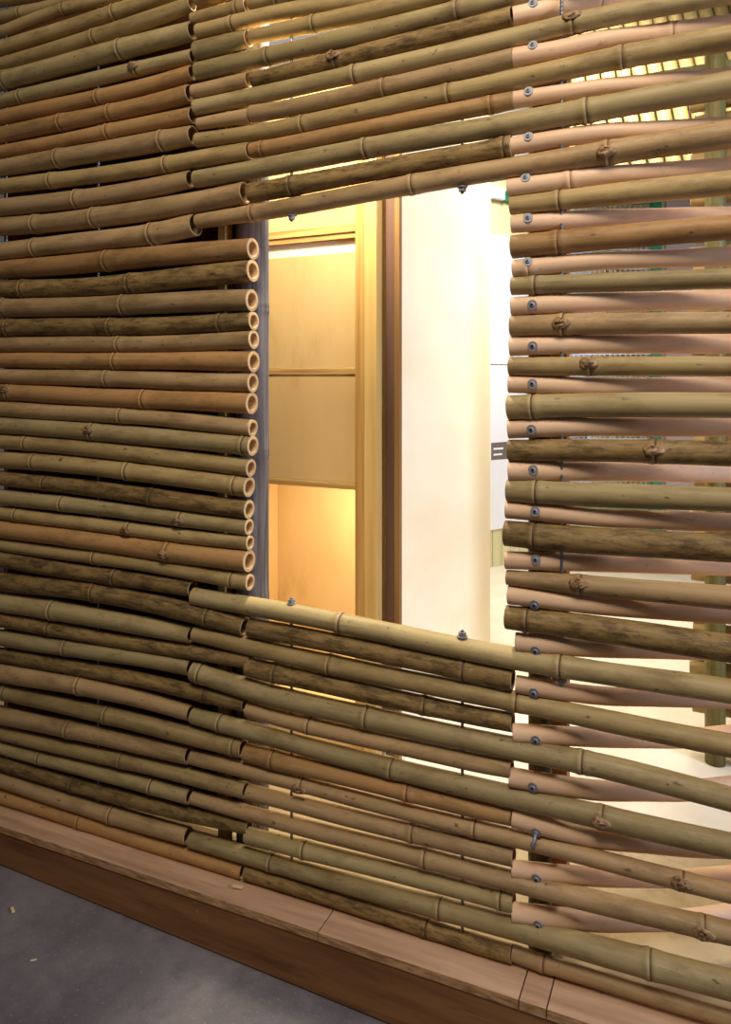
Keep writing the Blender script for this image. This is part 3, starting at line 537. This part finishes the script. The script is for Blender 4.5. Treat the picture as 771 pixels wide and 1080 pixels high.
# ------------------------------------------------------------------ the raised platform
pf = thing('plywood_platform', 'low plywood platform with brown front board carrying the bamboo wall', 'platform', (0, 0, 0))
def slab(bm, x0, x1, y0, y1, th, z=None, mi=0):
    f = (lambda x: zdeck(x)) if z is None else (lambda x: z)
    v = [bm.verts.new(p) for p in ((x0,y0,f(x0)-th),(x1,y0,f(x1)-th),(x1,y1,f(x1)-th),(x0,y1,f(x0)-th),
                                   (x0,y0,f(x0)),(x1,y0,f(x1)),(x1,y1,f(x1)),(x0,y1,f(x0)))]
    for q in ((3,2,1,0),(4,5,6,7),(0,1,5,4),(1,2,6,5),(2,3,7,6),(3,0,4,7)):
        fa = bm.faces.new([v[i] for i in q])
        if q == (0,1,5,4): fa.material_index = 1
    return bm
g = .0014
for x0, x1 in ((-3.2, -.776), (-.776, -.334), (-.334, -.281), (-.281, 0.0), (0.0, 1.6)):
    if x0 == 0.0: continue
    e = 1.6 if x1 == 0.0 else x1
    b = bmesh.new()
    if x1 == 0.0:
        slab(b, x0+g, 0, -.085, .030, .019); slab(b, 0, e, -.085, .030, .019)
        bmesh.ops.remove_doubles(b, verts=b.verts, dist=1e-5)
    else: slab(b, x0+g, e-g, -.085, .030, .019)
    obj('deck_board', b, [M_ledge, M_ledge_edge], pf)
b = bmesh.new()
v = [b.verts.new(p) for p in ((-3.2,-.082,.004),(0,-.082,.004),(0,-.062,.004),(-3.2,-.062,.004),
     (-3.2,-.082,zdeck(-3.2)-.0195),(0,-.082,zdeck(0)-.0195),(0,-.062,zdeck(0)-.0195),(-3.2,-.062,zdeck(-3.2)-.0195))]
for q in ((3,2,1,0),(4,5,6,7),(0,1,5,4),(1,2,6,5),(2,3,7,6),(3,0,4,7)): b.faces.new([v[i] for i in q])
box(b, 0.0005, 1.6, -.082, -.062, .004, zdeck(0)-.0195)
obj('front_board', b, M_fascia, pf)
b = bmesh.new(); slab(b, -3.2, 0, .0315, .575, .018); slab(b, 0, 3.2, .0315, .575, .018); bmesh.ops.remove_doubles(b, verts=b.verts, dist=1e-5)
struct(obj('floor', b, [M_deck, M_deck]), 'beige plywood deck just behind the bamboo wall')
struct(boxo('floor', (-3.2, 3.2, .576, 7.5, .130, .150), M_deck2, None, 0), 'beige plywood deck of the room behind the bamboo wall')
for k in range(8):
    x = -3.0+.75*k
    boxo('deck_joist', (x, x+.045, -.060, 7.4, .003, min(zdeck(x)-.023, .124)), M_batten, pf, 0)

# ------------------------------------------------------------------ cabinet, partition behind the window
cb = thing('plywood_cabinet', 'yellow plywood shelf cabinet standing behind the window, left half', 'cabinet', (0, 0, 0))
XL, XR, YF = -1.56, -1.018, .60
boxo('side_panel', (XL-.018, XL, YF, 1.02, .151, 2.30), M_ply, cb)
boxo('side_panel', (XR, XR+.018, YF+.012, 1.02, .151, 2.30), M_ply, cb)
boxo('front_stile', (XR-.0, XR+.034, YF-.004, YF+.011, .151, 2.30), M_ply_edge_v, cb)
boxo('front_stile', (XR+.037, XR+.079, YF-.014, YF+.030, .151, 2.30), M_batten, cb)
boxo('top_rail', (XL+.0005, XR-.0005, YF, .66, 1.800, 1.818), M_ply_edge, cb)
boxo('trim_strip', (XL+.0005, XR-.0005, YF-.004, YF+.014, 1.8185, 1.842), M_ply_edge, cb)
boxo('upper_door', (XL+.0005, XR-.0005, YF+.002, YF+.018, 1.8425, 2.29), M_ply, cb)
boxo('front_panel', (XL+.0005, XR-.0005, .606, .618, 1.387, 1.756), M_ply, cb)
boxo('front_panel', (XL+.0005, XR-.0005, .605, .617, 1.0195, 1.3655), M_ply, cb)
e = boxo('lit_gap_strip', (XL+.0005, XR-.0005, .612, .624, 1.757, 1.7995), M_white_ply, cb); e['label'] = 'pale strip imitating the lit gap under the top rail'  # pale board stands in for the bright interior seen through a gap
s1 = boxo('shelf', (XL+.0005, XR-.0005, YF+.002, .645, 1.366, 1.386), M_ply_edge, cb)
s2 = boxo('shelf', (XL+.0005, XR-.0005, YF+.002, 1.0045, .998, 1.0185), M_ply_edge, cb)
boxo('back_panel', (XL+.0005, XR-.0005, 1.005, 1.018, .30, .9975), M_ply, cb)
boxo('bottom_panel', (XL+.0005, XR-.0005, YF+.002, 1.0045, .281, .2995), M_ply, cb)
boxo('kick_board', (XL+.0005, XR-.0005, YF+.004, YF+.020, .151, .2805), M_ply, cb)
o = boxo('filler_strip', (-.938, -.906, .655, .672, .151, 2.35), M_mauve); tag(o, 'narrow dark brown strip between cabinet and pale partition', 'board')
pt_ = thing('partition_panel', 'tall pale plywood partition panel behind the window, right of cabinet', 'panel', (0, 0, 0))
boxo('panel_face', (-.8925, -.8755, .640, 1.66, .151, 2.62), M_white_ply, pt_)
e = boxo('panel_edge', (-.8925, -.8755, .618, .6395, .151, 2.62), M_edge_brown, pt_); e['label'] = 'brown front edge of the panel'

# ------------------------------------------------------------------ far wall of pale slats, with posters
WR = math.atan2(.856, .516)
def far(name, label=None, cat=None, off=0.0):
    t = thing(name, label, cat, (-1.278+.856*off, 3.1-.516*off, 0), WR); return t
def fbox(b, x0, x1, d0, d1, z0, z1, **k): return box(b, x0, x1, -d1, -d0, z0, z1, **k)   # d = distance in front of the wall
b = bmesh.new()
x = -1.6
while x < 5.5:
    fbox(b, x+.003, x+.077, 0, .022, .151, 2.78, bev=.002); x += .08
fbox(b, -1.6, 5.5, -.03, -.001, .151, 2.78)
o = obj('wall_back', b, M_slat, None, (-1.278, 3.1, 0)); o.rotation_euler = (0, 0, WR); struct(o, 'far wall of pale vertical timber slats')
b = bmesh.new(); fbox(b, -1.6, 5.5, -.05, .012, 2.781, 6.5)
o = obj('trim_1', b, M_plaster, None, (-1.278, 3.1, 0)); o.rotation_euler = (0, 0, WR); struct(o, 'white plaster above the slats')
pu = far('wall_poster', 'upper white poster with pale grey map on the far slat wall', 'poster')
b = bmesh.new(); fbox(b, -.5, .95, .0235, .030, 1.449, 2.275); obj('paper_sheet', b, M_paper, pu)
b = bmesh.new()
pl = [(-.45, 2.25), (.9, 2.25), (.9, 1.50), (.55, 1.47), (.22, 1.55), (.05, 1.66), (-.12, 1.83), (-.45, 1.95)]
vs = [b.verts.new((x_, -.0308, z_)) for x_, z_ in pl]; vt = [b.verts.new((x_, -.0303, z_)) for x_, z_ in pl]
b.faces.new(vs); b.faces.new(vt[::-1])
for k in range(len(pl)): b.faces.new((vs[k], vt[k], vt[(k+1) % len(pl)], vs[(k+1) % len(pl)]))
bmesh.ops.recalc_face_normals(b, faces=b.faces)
obj('map_print', b, M_map, pu)
pw = far('wall_poster', 'lower white poster with grey caption bar on the far slat wall', 'poster')
b = bmesh.new(); fbox(b, -.5, .95, .0235, .030, .389, 1.440); obj('paper_sheet', b, M_paper, pw)
b = bmesh.new(); fbox(b, -.02, .9, .0303, .0312, .835, .945); cbar = obj('caption_bar', b, M_caption, pw)
for z_, l_ in ((.905, .085), (.868, .075)):
    b = bmesh.new(); fbox(b, .0, l_, .0314, .0318, z_-.006, z_+.006); obj('text_line', b, M_paper, cbar)
gs = far('green_sign', 'small green sign high on the far slat wall, right of a grey box', 'sign')
b = bmesh.new(); fbox(b, .09, .30, .024, .05, 2.497, 2.562, bev=.003); obj('sign_plate', b, M_green, gs)
gb = far('junction_box', 'small grey white box high on the far wall beside green sign', 'box')
b = bmesh.new(); fbox(b, -.03, .075, .024, .06, 2.498, 2.575, bev=.004); obj('box_case', b, M_map, gb)
b = bmesh.new(); fbox(b, -.02, .065, .0605, .064, 2.505, 2.568, bev=.002); obj('box_lid', b, M_paper, gb)

# green mesh frame and grey panel standing in front of the far wall
A, B_ = Vector((-.93, 3.27, 0)), Vector((-.293, 3.59, 0))
gr = math.atan2(B_.y-A.y, B_.x-A.x); GL = (B_-A).length
gf = thing('mesh_screen', 'green framed wire mesh screen at the back, seen between right hand poles', 'screen', A, gr)
boxo('frame_bar', (.0, GL, -.025, .025, 2.48, 2.545), M_green, gf, .003)
boxo('frame_bar', (.0, GL, -.02, .02, .50, .545), M_green, gf, .003)
boxo('frame_post', (GL-.058, GL, -.026, .026, .151, 2.4795), M_green, gf, .003)
boxo('frame_post', (.0, .05, -.026, .026, .151, 2.4795), M_green, gf, .003)
b = bmesh.new()
for k in range(1, 18):
    x = .05+(GL-.108)*k/18; box(b, x-.002, x+.002, -.002, .002, .546, 2.479)
for k in range(1, 46):
    z = .546+1.933*k/46; box(b, .05, GL-.058, -.0045, -.0021, z-.002, z+.002)
obj('wire_mesh', b, M_wire, gf)
mp = thing('display_board', 'mauve grey board standing right of the green mesh screen', 'board', B_+Vector((.03, .02, 0)), gr)
boxo('board_face', (.0, .34, -.012, .012, .30, 2.52), M_mauvepanel, mp)
boxo('board_foot', (.02, .06, -.15, .15, .151, .2995), M_mauvepanel, mp)
boxo('board_foot', (.28, .32, -.15, .15, .151, .2995), M_mauvepanel, mp)

# ------------------------------------------------------------------ second bamboo wall at the right, its post and top beam
post('bamboo_post', 'olive bamboo post on the deck beyond the right hand poles', 'bamboo post', .014, 1.05, .030, .151, 2.40, [.45, .8, 1.2, 1.55, 1.9, 2.2], M_olivepost)
post('bamboo_post', 'second olive bamboo post at the right edge beside the first', 'bamboo post', .125, 1.05, .030, .151, 2.40, [.35, .7, 1.1, 1.5, 1.8, 2.1], M_olivepost)
b = bmesh.new(); L_ = 1.1
xs = [L_*i/20 for i in range(21)]
sweep(b, [Vector((x, 0, .002*math.sin(x*7))) for x in xs], [.024*(1+.03*math.sin(x*23)) for x in xs], 14)
bmesh.ops.recalc_face_normals(b, faces=b.faces)
proto = obj('bamboo_pole', b, BM['O'], None, (-.052, 1.107, .30), True)
b = bmesh.new(); c0 = Vector((0, 0, 0)); ax = Vector((-1, 0, 0))
sweep(b, [c0-ax*.001, c0+ax*.0005, c0+ax*.001, c0+ax*.0011], [.0242, .0236, .012, .0004], 14); bmesh.ops.recalc_face_normals(b, faces=b.faces)
ce = obj('cut_end', b, M_cut, proto)
for k in range(34):
    if k == 0: q = proto
    else:
        q = proto.copy(); C.objects.link(q); d = ce.copy(); C.objects.link(d); d.parent = q
    q.location = (-.052+.008*math.sin(k*2.3), 1.107, .30+.0605*k)
    tag(q, 'straw coloured pole of the second bamboo wall behind the olive posts at right', 'bamboo pole', 'poles of the second bamboo wall')
o = obj('timber_beam', box(bmesh.new(), -.30, 1.1, 1.14, 1.18, 2.30, 2.378, .003), M_olivepost); tag(o, 'brown horizontal beam topping the second bamboo wall, upper right', 'beam')
# bamboo canopy: leaning canes against the bright wall
for k in range(24):
    q0 = Vector((-.62+.080*k, 2.25+.015*k, 2.295)); q1 = q0+Vector((-.20-.012*k, .45, 1.50))
    b = bmesh.new(); n_ = 14
    sweep(b, [(q1-q0)*(i/n_) for i in range(n_+1)], [.0345*(1+.05*(i % 5 == 2)) for i in range(n_+1)], 12, True, True)
    bmesh.ops.recalc_face_normals(b, faces=b.faces)
    o = obj('bamboo_cane', b, M_cane, None, q0, True)
    tag(o, 'leaning straw coloured cane of the slatted canopy, upper right background', 'bamboo cane', 'leaning canes of the canopy')
o = obj('timber_beam', box(bmesh.new(), -.75, 1.4, 2.20, 2.24, 2.22, 2.29, .003), M_batten); tag(o, 'pale beam carrying the leaning canes of the canopy', 'beam')

# ------------------------------------------------------------------ little wood chips
def chip(label, x, y, z, s, rz):
    b = bmesh.new(); box(b, -s, s, -s*.35, s*.35, 0, s*.22, s*.06)
    for v in b.verts: v.co.z += abs(v.co.x)*.25
    o = obj('wood_chip', b, M_chip, None, (x, y, z)); o.rotation_euler = (0, 0, rz); tag(o, label, 'wood chip')
chip('pale wood chip on the platform ledge under the lowest poles', -1.02, -.038, zdeck(-1.02)+.0005, .013, .2)
chip('small pale wood chip lying on the concrete floor', -1.42, -.28, .0005, .007, .7)
chip('thin pale wood splinter on the concrete floor near the platform', -1.60, -.19, .0005, .011, -.5)

# ------------------------------------------------------------------ floor
b = bmesh.new(); box(b, -6, 4, -5, 8.5, -.1, 0)
struct(obj('floor', b, M_concrete), 'dark grey concrete floor')

# ------------------------------------------------------------------ light
def area(name, loc, tgt, size, power, col, sy=None, spread=180):
    l = bpy.data.lights.new(name, 'AREA'); l.energy = power; l.color = col; l.size = size; l.spread = math.radians(spread)
    if sy: l.shape = 'RECTANGLE'; l.size_y = sy
    o = bpy.data.objects.new(name, l); C.objects.link(o); o.location = loc
    o.rotation_euler = (Vector(tgt)-Vector(loc)).to_track_quat('-Z', 'Y').to_euler(); return o
area('gallery_key_light', (-.05, -1.65, 3.55), (-.22, 0, 2.0), .9, 31.5, (1, .90, .76), None, 120)
area('interior_lamp', (-.05, 1.9, 3.1), (-.95, 1.45, 1.3), .4, 19, (1, .94, .80), None, 92)
area('cabinet_front_fill', (-.93, .24, 2.42), (-1.25, .66, .9), .14, 30, (1, .93, .74))  # unseen fill added to brighten the cabinet front
area('cabinet_cell_fill', (-1.10, .67, .985), (-1.20, .95, .5), .20, 4.4, (1, .97, .78), .05)  # added fill inside the lowest compartment, not a known lamp
area('far_room_lamp', (-.5, 1.8, 3.3), (-.8, 3.5, .9), .6, 52, (1, .98, .95), None, 112)
area('cool_daylight', (2.4, -.12, 1.75), (.0, .15, 1.1), .6, 100, (.60, .71, 1.0))
wd = bpy.data.worlds.new('World'); SC.world = wd; wd.use_nodes = True
wd.node_tree.nodes['Background'].inputs[0].default_value = (.84, .79, .77, 1)
wd.node_tree.nodes['Background'].inputs[1].default_value = .088

# ------------------------------------------------------------------ camera
cam = bpy.data.cameras.new('Camera'); co = bpy.data.objects.new('Camera', cam); C.objects.link(co)
co.location = (0, -1.485, 1.35); co.rotation_euler = (math.radians(90), 0, math.radians(25.25))
cam.sensor_fit = 'HORIZONTAL'; cam.sensor_width = 24; cam.lens = 24; cam.shift_y = -140/771; cam.clip_start = .02
SC.camera = co
SC.view_settings.view_transform = 'Standard'; SC.view_settings.look = 'None'
SC.view_settings.exposure = 0; SC.view_settings.gamma = 1; SC.view_settings.use_curve_mapping = False
